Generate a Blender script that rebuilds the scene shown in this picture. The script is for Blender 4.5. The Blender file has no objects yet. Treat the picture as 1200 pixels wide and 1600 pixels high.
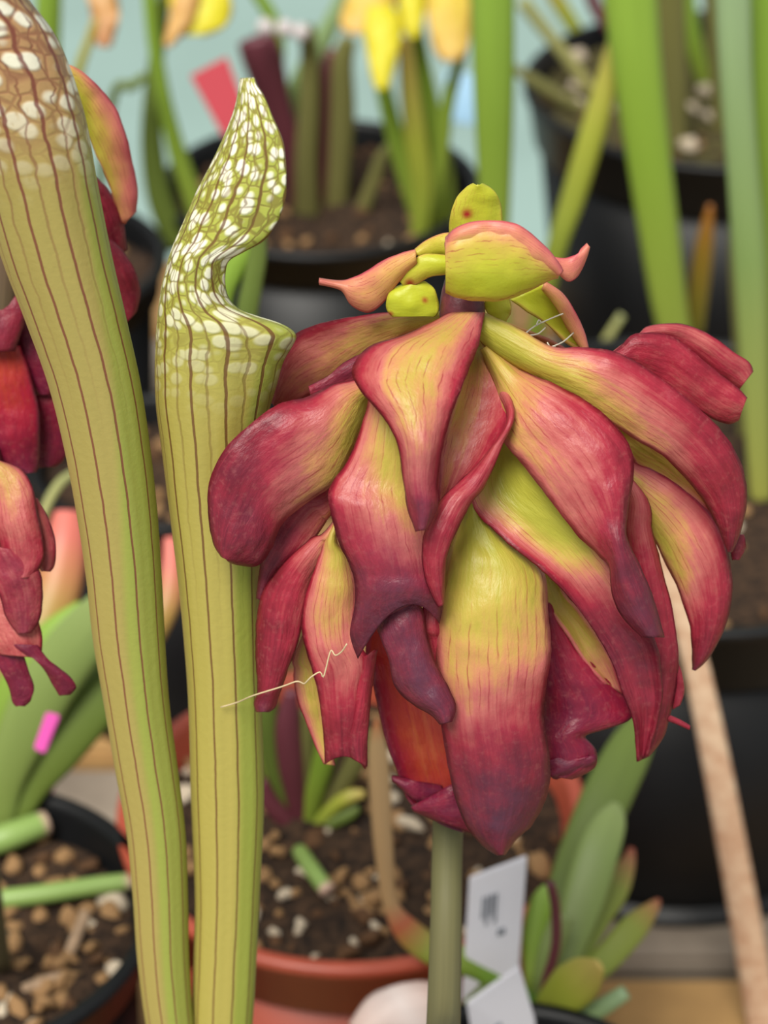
import bpy, bmesh, math, random
from mathutils import Vector, Matrix, noise as mnoise
random.seed(7)
S = bpy.context.scene
C = S.collection
R = math.radians
# ------------------------------------------------------------------ camera
CAMZ, PITCH, FPX = 0.485, R(33), 3764.0
cam = bpy.data.cameras.new('camera'); camo = bpy.data.objects.new('camera', cam); C.objects.link(camo)
camo.location = (0, 0, CAMZ); camo.rotation_euler = (R(90) - PITCH, 0, 0)
cam.sensor_fit = 'VERTICAL'; cam.sensor_height = 24.0; cam.sensor_width = 18.0
cam.lens = FPX / 1600 * 24.0
cam.clip_start = 0.01; cam.clip_end = 50
cam.dof.use_dof = True; cam.dof.focus_distance = 0.352; cam.dof.aperture_fstop = 14.5
S.camera = camo
# ------------------------------------------------------------------ light
w = bpy.data.worlds.new('sky'); S.world = w; w.use_nodes = True
bg = w.node_tree.nodes['Background']; bg.inputs[0].default_value = (0.93, 0.97, 1.0, 1); bg.inputs[1].default_value = 0.40
sun = bpy.data.lights.new('sun_offscreen', 'SUN'); suno = bpy.data.objects.new('sun_offscreen', sun); C.objects.link(suno)
sun.energy = 4.0; sun.angle = R(28); sun.color = (1.0, 0.96, 0.88)
suno.rotation_euler = (R(30), R(-14), R(0)); suno.location = (-0.5, -0.6, 2.0)
S.view_settings.view_transform = 'Standard'; S.view_settings.look = 'None'
S.view_settings.exposure = 0.30; S.view_settings.gamma = 1.0; S.view_settings.use_curve_mapping = False

# ------------------------------------------------------------------ pixel -> point helpers
fw = Vector((0, math.cos(PITCH), -math.sin(PITCH))); up = Vector((0, math.sin(PITCH), math.cos(PITCH))); rt = Vector((1, 0, 0))
CAM = Vector((0, 0, CAMZ))
def ray(px, py): return fw + rt * ((px - 600) / FPX) - up * ((py - 800) / FPX)
def U(px, py, d): return CAM + ray(px, py) * d                     # at depth d
def G(px, py, z):                                                  # on a horizontal plane
    r = ray(px, py); return CAM + r * ((z - CAMZ) / r.z)
def V(px, py, Y):                                                  # on a vertical plane
    r = ray(px, py); return CAM + r * (Y / r.y)
def Dep(py, q, D0=0.355, sl=0.45): return D0 + sl * (py - 490) * 1e-4 - q * 1e-3

def lin(c):
    if isinstance(c, str): c = [int(c[i:i+2], 16) for i in (0, 2, 4)]
    o = []
    for v in c:
        v /= 255.0
        o.append(v / 12.92 if v <= .04045 else ((v + .055) / 1.055) ** 2.4)
    return (*o, 1.0)

# ------------------------------------------------------------------ node helper
class NT:
    def __init__(s, name):
        s.m = bpy.data.materials.new(name); s.m.use_nodes = True
        s.t = s.m.node_tree; s.n = s.t.nodes; s.l = s.t.links
        s.bsdf = s.n['Principled BSDF']; s.out = s.n['Material Output']
    def node(s, ty, **kw):
        n = s.n.new(ty)
        for k, v in kw.items(): setattr(n, k, v)
        return n
    def put(s, sock, v):
        if isinstance(v, bpy.types.NodeSocket): s.l.new(v, sock)
        elif v is not None: sock.default_value = v
    def math(s, op, a, b=None, c=None, clamp=False):
        n = s.node('ShaderNodeMath', operation=op); n.use_clamp = clamp
        for i, v in enumerate((a, b, c)):
            if v is not None: s.put(n.inputs[i], v)
        return n.outputs[0]
    def mix(s, f, a, b):
        n = s.node('ShaderNodeMix', data_type='RGBA'); s.put(n.inputs[0], f); s.put(n.inputs[6], a); s.put(n.inputs[7], b)
        return n.outputs[2]
    def ramp(s, f, stops):
        n = s.node('ShaderNodeValToRGB'); r = n.color_ramp
        while len(r.elements) < len(stops): r.elements.new(0.5)
        for e, (p, c) in zip(r.elements, stops): e.position = p; e.color = c
        s.put(n.inputs[0], f); return n.outputs[0]
    def noise(s, vec, scale, detail=3, rough=0.55):
        n = s.node('ShaderNodeTexNoise'); s.put(n.inputs['Vector'], vec)
        n.inputs['Scale'].default_value = scale; n.inputs['Detail'].default_value = detail; n.inputs['Roughness'].default_value = rough
        return n.outputs[0]
    def smooth(s, v, a, b):
        n = s.node('ShaderNodeMapRange', interpolation_type='SMOOTHSTEP'); s.put(n.inputs[0], v)
        n.inputs[1].default_value = a; n.inputs[2].default_value = b; return n.outputs[0]
    def attr(s, name, kind='GEOMETRY'):
        n = s.node('ShaderNodeAttribute', attribute_name=name, attribute_type=kind); return n
    def xyz(s, x, y, z=0.0):
        n = s.node('ShaderNodeCombineXYZ'); s.put(n.inputs[0], x); s.put(n.inputs[1], y); s.put(n.inputs[2], z); return n.outputs[0]
    def obj(s): return s.node('ShaderNodeTexCoord').outputs['Object']
    def uv(s):
        sp = s.node('ShaderNodeSeparateXYZ'); s.l.new(s.node('ShaderNodeTexCoord').outputs['UV'], sp.inputs[0]); return sp.outputs[0], sp.outputs[1]
    def bump(s, h, strength, dist=0.001):
        n = s.node('ShaderNodeBump'); s.put(n.inputs['Height'], h); n.inputs['Strength'].default_value = strength; n.inputs['Distance'].default_value = dist
        s.l.new(n.outputs[0], s.bsdf.inputs['Normal']); return n.outputs[0]
    def fin(s, col, rough=0.5, transl=0.0, spec=0.5, nrm=None):
        s.put(s.bsdf.inputs['Base Color'], col); s.put(s.bsdf.inputs['Roughness'], rough); s.bsdf.inputs['Specular IOR Level'].default_value = spec
        if transl:
            t = s.node('ShaderNodeBsdfTranslucent'); s.put(t.inputs[0], col)
            if nrm: s.l.new(nrm, t.inputs['Normal'])
            x = s.node('ShaderNodeMixShader'); x.inputs[0].default_value = transl
            s.l.new(s.bsdf.outputs[0], x.inputs[1]); s.l.new(t.outputs[0], x.inputs[2]); s.l.new(x.outputs[0], s.out.inputs[0])
        return s.m

def petal_material(name, stops, darkc, streak=0.55, transl=0.28, rough=0.42, bmp=0.3):
    k = NT(name)
    u, v = k.uv()
    red = k.attr('red').outputs['Fac']; dark = k.attr('dark').outputs['Fac']
    seed = k.attr('seed').outputs['Fac']
    st = k.noise(k.xyz(k.math('MULTIPLY', u, 10.0), k.math('MULTIPLY', v, 2.6), seed), 1.0, 5, 0.68)
    bl = k.noise(k.obj(), 260.0, 4, 0.6)
    wob = k.math('ADD', k.math('MULTIPLY', k.math('SUBTRACT', st, 0.5), streak), k.math('MULTIPLY', k.math('SUBTRACT', bl, 0.5), 0.35))
    par = k.math('MULTIPLY', k.math('MULTIPLY', red, k.math('SUBTRACT', 1.25, red)), 4.0, clamp=True)
    r2 = k.math('ADD', red, k.math('MULTIPLY', wob, k.math('ADD', k.math('MULTIPLY', par, 0.9), 0.12)), clamp=True)
    col = k.ramp(r2, stops)
    # thin veins
    wv = k.noise(k.xyz(k.math('MULTIPLY', u, 2.0), k.math('MULTIPLY', v, 4.0), seed), 1.6, 3)
    f = k.math('FRACT', k.math('ADD', k.math('MULTIPLY', u, 12.0), k.math('MULTIPLY', wv, 1.8)))
    ln = k.math('SUBTRACT', 1.0, k.smooth(k.math('ABSOLUTE', k.math('SUBTRACT', f, 0.5)), 0.0, 0.13))
    br = k.smooth(k.noise(k.xyz(k.math('MULTIPLY', u, 5.0), k.math('MULTIPLY', v, 3.0), seed), 3.0, 3), 0.42, 0.62)
    ln = k.math('MULTIPLY', k.math('MULTIPLY', ln, br), k.math('MULTIPLY', k.math('MULTIPLY', red, 5.0, clamp=True), 0.75))
    col = k.mix(ln, col, lin('a5283c'))
    mot = k.noise(k.obj(), 1100.0, 3, 0.6)
    col = k.mix(k.math('MULTIPLY', k.smooth(mot, 0.5, 0.75), k.math('MULTIPLY', red, 0.22)), col, lin('d08078'))
    d2 = k.math('ADD', dark, k.math('MULTIPLY', k.math('SUBTRACT', bl, 0.5), k.math('MULTIPLY', dark, 1.6)), clamp=True)
    col = k.mix(d2, col, darkc)
    wr = k.noise(k.xyz(k.math('MULTIPLY', u, 3.2), k.math('MULTIPLY', v, 5.0), seed), 2.0, 5, 0.6)
    n = k.bump(k.math('ADD', k.math('MULTIPLY', wr, 1.6), k.math('MULTIPLY', bl, 0.4)), bmp, 0.0009)
    return k.fin(col, rough, transl, 0.45, n)
STOPS = [(0.0, lin('b4b03e')), (0.12, lin('c9b250')), (0.28, lin('d49c62')), (0.47, lin('d0746c')), (0.74, lin('b02c40')), (1.0, lin('7c1226'))]
M = {}
M['petal'] = petal_material('crimson_petal', STOPS, lin('60344a'))
M['sepal'] = petal_material('yellow_sepal', [(0.0, lin('c6cc34')), (0.3, lin('d9bd55')), (0.55, lin('e39a72')), (0.8, lin('dd7474')), (1.0, lin('c84a5a'))], lin('b0302c'), 0.25, 0.3, bmp=.12)
M['darkpetal'] = petal_material('maroon_petal', [(0.0, lin('c8703c')), (0.3, lin('b8402c')), (0.6, lin('a81c34')), (1.0, lin('7a1030'))], lin('55203c'), 0.5, 0.2)
M['yellowpetal'] = petal_material('lemon_petal', [(0.0, lin('e6de28')), (0.5, lin('e8cf55')), (1.0, lin('e0b070'))], lin('d8a080'), 0.3, 0.35)

def pitcher_material(name, white_lo, white_hi, top_red, N=10, cols=('b4a850', '8c9c2c'), base=('c2b85c'), cu=2.0, cv=84.0, split=.2, topc='b4bc50'):
    k = NT(name)
    u, v = k.uv()
    nz = k.noise(k.xyz(k.math('MULTIPLY', u, 6.0), k.math('MULTIPLY', v, 30.0)), 1.0, 3)
    top = k.smooth(v, white_lo, white_hi)
    wob = k.math('MULTIPLY', k.math('SUBTRACT', nz, 0.5), k.math('ADD', 0.12, k.math('MULTIPLY', top, 0.45)))
    f = k.math('FRACT', k.math('ADD', k.math('MULTIPLY', u, float(N)), k.math('ADD', wob, 0.5)))
    dist = k.math('ABSOLUTE', k.math('SUBTRACT', f, 0.5))
    line = k.math('SUBTRACT', 1.0, k.smooth(k.math('DIVIDE', dist, k.math('ADD', 1.0, k.math('MULTIPLY', top, 0.6))), 0.025, 0.055))
    # finer secondary long veins, broken
    f2 = k.math('FRACT', k.math('ADD', k.math('MULTIPLY', u, float(N)), k.math('ADD', 0.02, k.math('MULTIPLY', wob, 2.5))))
    l2 = k.math('SUBTRACT', 1.0, k.smooth(k.math('ABSOLUTE', k.math('SUBTRACT', f2, 0.5)), 0.02, 0.06))
    l2 = k.math('MULTIPLY', l2, k.math('MULTIPLY', k.smooth(v, white_lo - 0.22, white_hi), 0.75))
    vo = k.node('ShaderNodeTexVoronoi', feature='DISTANCE_TO_EDGE'); vo.inputs['Scale'].default_value = 1.0
    vo.inputs['Randomness'].default_value = 0.8
    dn = k.math('MULTIPLY', k.math('SUBTRACT', nz, 0.5), 0.6)
    k.l.new(k.xyz(k.math('ADD', k.math('MULTIPLY', u, cu * N), dn), k.math('MULTIPLY', v, cv)), vo.inputs['Vector'])
    net = k.math('SUBTRACT', 1.0, k.smooth(vo.outputs['Distance'], 0.02, 0.10))
    v1 = k.node('ShaderNodeTexVoronoi', feature='SMOOTH_F1'); v1.inputs['Scale'].default_value = 1.0; v1.inputs['Randomness'].default_value = 0.8; v1.inputs['Smoothness'].default_value = 0.12
    k.l.new(vo.inputs['Vector'].links[0].from_socket, v1.inputs['Vector'])
    cell = k.math('SUBTRACT', 1.0, k.smooth(v1.outputs['Distance'], 0.36, 0.56))
    body = k.mix(k.smooth(k.math('ADD', u, k.math('MULTIPLY', k.smooth(v, 0.3, 0.75), 0.14)), split, split + 0.05), lin(cols[1]), lin(cols[0]))
    tint = k.noise(k.xyz(k.math('MULTIPLY', u, 20.0), k.math('MULTIPLY', v, 9.0)), 1.0, 4)
    body = k.mix(k.math('MULTIPLY', tint, 0.5), body, lin(base))
    body = k.mix(k.math('MULTIPLY', top, 0.8), body, lin(topc))
    rnd = k.smooth(k.noise(k.xyz(k.math('MULTIPLY', u, 30.0), k.math('MULTIPLY', v, 40.0)), 1.0, 2), 0.22, 0.40)
    wh = k.math('MULTIPLY', k.math('MULTIPLY', cell, top), rnd)
    col = k.mix(k.math('MULTIPLY', wh, 0.95), body, lin('fffbe4'))
    lines = k.math('MAXIMUM', k.math('MAXIMUM', line, l2), k.math('MULTIPLY', net, k.math('MULTIPLY', top, 0.6)))
    vc = k.mix(top_red, lin('6a3a22'), lin('7c2c30'))
    col = k.mix(k.math('MULTIPLY', lines, 0.85), col, vc)
    h = k.math('SUBTRACT', k.math('MULTIPLY', wh, 0.6), k.math('MULTIPLY', lines, 0.4))
    n = k.bump(k.math('ADD', h, k.math('MULTIPLY', k.noise(k.obj(), 900.0, 2), 0.25)), 0.4, 0.0006)
    return k.fin(col, 0.4, 0.15, 0.5, n)
M['pitA'] = pitcher_material('veined_pitcher_red', 0.68, 0.82, 0.8, 10, ('ae9c56', '98a444'), base='a69a50', cu=1.5, cv=60.0, split=.235, topc='c8966c')
M['pitB'] = pitcher_material('veined_pitcher_green', 0.50, 0.66, 0.0, 10, ('b6a654', '9eac48'), base='aca44c', cu=1.9, cv=88.0, split=.17)

def plain(name, col, rough=0.5, transl=0.0, var=0.15, scale=60.0, bump=0.0, spec=0.5, col2=None):
    k = NT(name); n = k.noise(k.obj(), scale, 4)
    c = lin(col) if isinstance(col, str) else col
    c2 = lin(col2) if col2 else tuple(min(1, x * (1 - var * 2)) for x in c[:3]) + (1,)
    cc = k.mix(k.smooth(n, 0.3, 0.7), c2, c)
    nr = k.bump(n, bump, 0.001) if bump else None
    return k.fin(cc, rough, transl, spec, nr)
def gradient(name, stops, transl=0.15, rough=0.45, stripes=10.0, amt=0.25):
    k = NT(name); u, v = k.uv()
    n = k.noise(k.xyz(k.math('MULTIPLY', u, stripes), k.math('MULTIPLY', v, 2.0)), 1.0, 3)
    col = k.ramp(v, [(p, lin(c)) for p, c in stops])
    hsv = k.node('ShaderNodeHueSaturation'); k.put(hsv.inputs['Value'], k.math('ADD', 1.0 - amt / 2, k.math('MULTIPLY', n, amt))); k.put(hsv.inputs['Color'], col)
    return k.fin(hsv.outputs[0], rough, transl)

M['scape'] = gradient('scape_green', [(0, '625c3e'), (.6, '5a5834'), (1, '66443c')], 0.0, 0.7, 16, 0.7)
M['crown'] = plain('receptacle_maroon', '6a2a34', 0.5, 0, 0.3, 400, 0.3)
M['blackpot'] = plain('black_plastic', '0d0e10', 0.45, 0, 0.1, 90, 0.05, 0.3)
M['blackrim'] = M['blackpot']
M['terra'] = plain('terracotta_plastic', 'ae4e38', 0.42, 0, 0.08, 60, 0.03)
M['terrarim'] = M['terra']
M['soil'] = plain('peat_soil', '463426', 0.95, 0, 0.2, 420, 0.9, 0.2, '1c1613')
M['mossy'] = plain('mossy_soil', '54502c', 0.95, 0, 0.2, 300, 0.9, 0.2, '2a2018')
M['pebble_tan'] = plain('pebble_tan', 'a88258', 0.8, 0, 0.2, 500, 0.4, 0.3)
M['pebble_white'] = plain('pebble_white', 'd0c0a8', 0.8, 0, 0.1, 500, 0.4, 0.3)
M['pebble_brown'] = plain('pebble_brown', '66482f', 0.85, 0, 0.25, 500, 0.4, 0.3)
M['wood'] = plain('bench_wood', 'b48e5a', 0.7, 0, 0.15, 18, 0.2, 0.3, '8a6a44')
M['woodgrey'] = plain('bench_wood_grey', '96897a', 0.75, 0, 0.15, 18, 0.2, 0.3, '6d6256')
M['floor'] = plain('pale_teal_floor', '8aa29c', 0.6, 0, 0.06, 5, 0.0)
M['stake'] = plain('split_cane', 'dcc0a2', 0.6, 0, 0.12, 260, 0.3, 0.3, 'c39a7c')
M['label'] = plain('white_plastic', 'eceaf0', 0.35, 0, 0.03, 40)
M['redtag'] = plain('red_plastic', 'a80c28', 0.6, 0.0, 0.05, 40)
M['pinktag'] = plain('pink_plastic', 'd040a0', 0.5, 0.0, 0.05, 40)
M['bluetag'] = plain('pale_blue_plastic', '9cc8e6', 0.4, 0.2, 0.05, 40)
M['print'] = plain('grey_print', '9a9ea6', 0.6, 0, 0.2, 300)
M['cobweb'] = plain('cobweb_silk', 'e8e2d0', 0.6, 0.3, 0.05, 100)
M['thread'] = plain('pale_thread', 'e4d0a8', 0.6, 0.3, 0.05, 100)
M['clearp'] = plain('clear_film', 'b8c4c6', 0.15, 0.5, 0.03, 40)
M['glint'] = plain('glossy_bead', 'dcd4d4', 0.1, 0.3, 0.03, 40)  # near-white colour for the beads that imitate blurred glints
M['leaf_green'] = gradient('leaf_green', [(0, '8a9a3a'), (.5, '7f9c34'), (1, '8db040')], 0.2)
M['leaf_bright'] = gradient('leaf_bright', [(0, '9aa648'), (.4, '8fae3c'), (1, '9cc04c')], 0.25)
M['leaf_glauc'] = gradient('leaf_glaucous', [(0, 'a8a850'), (.35, '86a05c'), (1, '9ab48a')], 0.2)
M['leaf_dark'] = gradient('leaf_dark', [(0, '647430'), (.6, '627430'), (1, '687a34')], 0.15)
M['leaf_pale'] = gradient('leaf_pale', [(0, '7c8c44'), (.6, '889c56'), (1, '98a868')], 0.2)
M['leaf_redtip'] = gradient('leaf_redtip', [(0, '7c9038'), (.6, '86903a'), (.85, 'a87048'), (1, 'b04c40')], 0.2)
M['leaf_yellow'] = gradient('leaf_yellow', [(0, '8a9c38'), (.5, 'aab040'), (1, 'c8b060')], 0.25)
M['leaf_dead'] = gradient('leaf_dead', [(0, '5c9a2c'), (.3, '98a044'), (.42, 'b05c3c'), (.5, 'b08c60'), (.9, 'b49468'), (1, 'b86a3c')], 0.1)
M['leaf_brown'] = gradient('leaf_brown', [(0, '7c7a2c'), (.6, '8a6c20'), (1, '9a5c1c')], 0.15)
M['leaf_dim'] = gradient('leaf_dim', [(0, '6e6a3c'), (.5, '6e6c3c'), (1, '70703c')], 0.1)
M['leaf_maroon'] = gradient('leaf_maroon', [(0, '66323a'), (.5, '68333c'), (1, '6c3440')], 0.1)
M['leaf_pink'] = gradient('leaf_pink', [(0, '9aa040'), (.6, 'b89450'), (.85, 'd87868'), (1, 'e07c70')], 0.25)
M['leaf_stalk'] = gradient('leaf_stalk', [(0, 'a09a5c'), (1, '989c64')], 0.1)
M['stub'] = gradient('cut_stem', [(0, '88a458'), (.85, '88a458'), (.93, 'c0a48c'), (1, 'd0b09c')], 0.1)
M['petal_dry'] = gradient('dried_petal', [(0, 'e8ccc0'), (.5, 'f6e8e2'), (1, 'dcb8a8')], 0.3)
M['dryorange'] = gradient('dried_orange_petal', [(0, 'c8a060'), (.5, 'd8a468'), (1, 'd09060')], 0.3)
M['twig'] = plain('dry_twig', 'a88c70', 0.8, 0, 0.2, 300, 0.3)

# ------------------------------------------------------------------ object helpers
def tag(o, label, cat, group=None, kind=None):
    if label: o['label'] = label
    if cat: o['category'] = cat
    if group: o['group'] = group
    if kind: o['kind'] = kind
    return o
def thing(name, label, cat, loc, group=None):
    o = bpy.data.objects.new(name, None); o.empty_display_size = 0.01; C.objects.link(o); o.location = loc
    return tag(o, label, cat, group)
def link(name, me, mat, parent=None):
    o = bpy.data.objects.new(name, me); C.objects.link(o)
    if mat is not None and not me.materials: me.materials.append(mat)
    if parent is not None:
        o.parent = parent
        p = Vector(); q = parent
        while q is not None: p += q.location; q = q.parent
        o.location = -p                                             # meshes are written in world coordinates
    return o
def recenter(o, pt):                                                # put a top-level mesh's origin at its base
    o.data.transform(Matrix.Translation(-Vector(pt))); o.location = pt; return o
def grid_mesh(name, P, uvf=None, closed=False, attrs=None):
    """P[row][col] world points -> smooth quad mesh with UVs (u across, v along)"""
    nr, nc = len(P), len(P[0])
    vs = [p for r in P for p in r]; fs = []; uvs = []
    cc = nc if closed else nc - 1
    for i in range(nr - 1):
        for j in range(cc):
            j2 = (j + 1) % nc
            fs.append((i * nc + j, i * nc + j2, (i + 1) * nc + j2, (i + 1) * nc + j))
            a, b = (j / cc, (j + 1) / cc); c, d = i / (nr - 1), (i + 1) / (nr - 1)
            if uvf: c, d = uvf[i], uvf[i + 1]
            uvs += [(a, c), (b, c), (b, d), (a, d)]
    me = bpy.data.meshes.new(name); me.from_pydata(vs, [], fs)
    uvl = me.uv_layers.new(name='UVMap')
    for i, t in enumerate(uvs): uvl.data[i].uv = t
    me.polygons.foreach_set('use_smooth', [True] * len(fs))
    for k, vals in (attrs or {}).items():
        a = me.attributes.new(k, 'FLOAT', 'POINT'); a.data.foreach_set('value', vals)
    me.update(); return me
def cr(p0, p1, p2, p3, t):
    return [0.5 * (2 * b + (c - a) * t + (2 * a - 5 * b + 4 * c - d) * t * t + (3 * b - a - 3 * c + d) * t ** 3) for a, b, c, d in zip(p0, p1, p2, p3)]
def spline(rows, n):
    out = []; m = len(rows) - 1
    for i in range(n + 1):
        x = i / n * m; k = min(int(x), m - 1); t = x - k
        g = lambda j: rows[max(0, min(m, j))]
        out.append(cr(g(k - 1), g(k), g(k + 1), g(k + 2), t))
    return out

# row: (Lx,Ly, Rx,Ry, q, cup, redL,redM,redR, dark [, Mx,My])
def petal(name, parent, rows, mat=None, D0=0.355, sl=0.45, nc=15, ruf=0.7, thick=0.00045, sub=6, label=None, edge=.3, spots=()):
    full = []
    for r in rows:
        r = list(r)
        if len(r) == 10: r += [(r[0] + r[2]) / 2, (r[1] + r[3]) / 2]
        full.append(r)
    n = max(12, sub * (len(rows) - 1)); rr = spline(full, n)
    seed = random.random() * 50; ph = random.random() * 6.28; kf = random.uniform(9, 15)
    P = []; red = []; dark = []
    for i, r in enumerate(rr):
        row = []; v = i / n
        for j in range(nc):
            s = j / (nc - 1)
            a, b, c = 2 * (s - .5) * (s - 1), 4 * s * (1 - s), 2 * s * (s - .5)
            x = a * r[0] + b * r[10] + c * r[2]; y = a * r[1] + b * r[11] + c * r[3]
            e = abs(2 * s - 1)
            q = r[4] + r[5] * .62 * (1 - e ** 2.4)
            q += ruf * (e ** 3) * math.sin(kf * v + ph + (2.1 if s > .5 else 0)) * math.sin(math.pi * min(1, v * 1.1)) 
            q += 0.7 * mnoise.noise(Vector((x * .016, y * .016, seed))) + .3 * mnoise.noise(Vector((x * .045, y * .045, seed)))
            if e > .99:
                x += 1.3 * mnoise.noise(Vector((x * .06, y * .06, seed))); y += 1.3 * mnoise.noise(Vector((x * .06, y * .06, seed + 9)))
            row.append(U(x, y, Dep(y, q, D0, sl)))
            red.append(max(0, min(1, a * r[6] + b * r[7] + c * r[8] + edge * max(0, (e - .8) / .2) ** 1.5 * min(1, .3 + v * 2)))); dk = r[9] * (0.6 + 0.4 * (1 - e))
            for sx, sy, sr in spots: dk = max(dk, 1.2 - math.hypot(x - sx, y - sy) / sr)
            dark.append(max(0, min(1, dk)))
        P.append(row)
    me = grid_mesh(name, P, attrs={'red': red, 'dark': dark, 'seed': [seed] * len(red)})
    o = link(name, me, mat or M['petal'], parent)
    md = o.modifiers.new('thickness', 'SOLIDIFY'); md.thickness = thick; md.offset = 0
    if label: o['label'] = label
    return o
def K(pairs, q, cup, red, dark):
    """rows from outline pairs; q / cup / red / dark are key lists spread along the petal"""
    n = len(pairs); out = []
    def at(lst, t):
        if not isinstance(lst, (list, tuple)): return lst
        x = t * (len(lst) - 1); k = min(int(x), len(lst) - 2) if len(lst) > 1 else 0
        if len(lst) == 1: return lst[0]
        f = x - k
        if isinstance(lst[0], (list, tuple)): return [a + (b - a) * f for a, b in zip(lst[k], lst[k + 1])]
        return lst[k] + (lst[k + 1] - lst[k]) * f
    for i, p in enumerate(pairs):
        t = i / (n - 1); r3 = at(red, t)
        row = [p[0], p[1], p[2], p[3], at(q, t), at(cup, t), r3[0], r3[1], r3[2], at(dark, t)]
        if len(p) == 6: row += [p[4], p[5]]
        out.append(row)
    return out

def tube(name, pts, rad, mat, parent=None, flat=1.0, nseg=10, sub=6, cap=True, side=None):
    """round or flattened tapering tube through world points"""
    keys = [list(p) + [r] for p, r in zip(pts, rad)]
    n = sub * (len(pts) - 1); cs = spline(keys, n)
    P = []
    for i, c in enumerate(cs):
        a = Vector(cs[max(0, i - 1)][:3]); b = Vector(cs[min(n, i + 1)][:3]); t = (b - a).normalized()
        view = (Vector(c[:3]) - CAM).normalized()
        x = t.cross(view).normalized() if side is None else side.normalized()
        y = t.cross(x).normalized(); r = max(c[3], 1e-5)
        P.append([Vector(c[:3]) + x * (r * math.cos(2 * math.pi * j / nseg)) + y * (r * flat * math.sin(2 * math.pi * j / nseg)) for j in range(nseg)])
    me = grid_mesh(name, P, closed=True)
    if cap:
        bm = bmesh.new(); bm.from_mesh(me); bm.edges.ensure_lookup_table()
        bmesh.ops.holes_fill(bm, edges=[e for e in bm.edges if e.is_boundary], sides=0); bm.to_mesh(me); bm.free()
    return link(name, me, mat, parent)
def lathe(name, prof, centre, mat, parent=None, n=72):
    P = [[Vector((centre[0] + r * math.cos(2 * math.pi * j / n), centre[1] + r * math.sin(2 * math.pi * j / n), z)) for j in range(n)] for r, z in prof]
    return link(name, grid_mesh(name, P, closed=True), mat, parent)

# ------------------------------------------------------------------ setting: floor, bench
me = bpy.data.meshes.new('floor'); me.from_pydata([(-6, -3, -.75), (6, -3, -.75), (6, 9, -.75), (-6, 9, -.75)], [], [(0, 1, 2, 3)])
tag(link('floor', me, M['floor']), None, None, None, 'structure')
me = bpy.data.meshes.new('wall_back'); me.from_pydata([(-6, 9, -.75), (6, 9, -.75), (6, 9, 1.6), (-6, 9, 1.6)], [], [(0, 1, 2, 3)])
tag(link('wall_back', me, M['floor']), None, None, None, 'structure')
bench = thing('potting_bench', 'slatted wooden potting bench carrying the plant pots', 'bench', (0, .45, -.75))
def box(name, x0, x1, y0, y1, z0, z1, mat, parent=None, bev=0.002):
    bm = bmesh.new(); bmesh.ops.create_cube(bm, size=1)
    for v in bm.verts: v.co = ((x0 + x1) / 2 + v.co.x * (x1 - x0), (y0 + y1) / 2 + v.co.y * (y1 - y0), (z0 + z1) / 2 + v.co.z * (z1 - z0))
    if bev: bmesh.ops.bevel(bm, geom=bm.edges[:], offset=bev, segments=2, affect='EDGES')
    me = bpy.data.meshes.new(name); bm.to_mesh(me); bm.free(); return link(name, me, mat, parent)
y = .04; i = 0
while y < .93:
    wd = .088
    o = box('plank', -.62, .72, y, min(y + wd, .95), -.02, 0, M['wood'] if i % 3 != 2 else M['woodgrey'], bench); y += wd + .006; i += 1
for x in (-.55, .05, .65):
    box('bearer', x - .025, x + .025, .04, .94, -.07, -.02, M['woodgrey'], bench)
for x in (-.55, .65):
    for yy in (.08, .88): box('leg', x - .03, x + .03, yy - .03, yy + .03, -.75, -.07, M['woodgrey'], bench)

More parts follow.
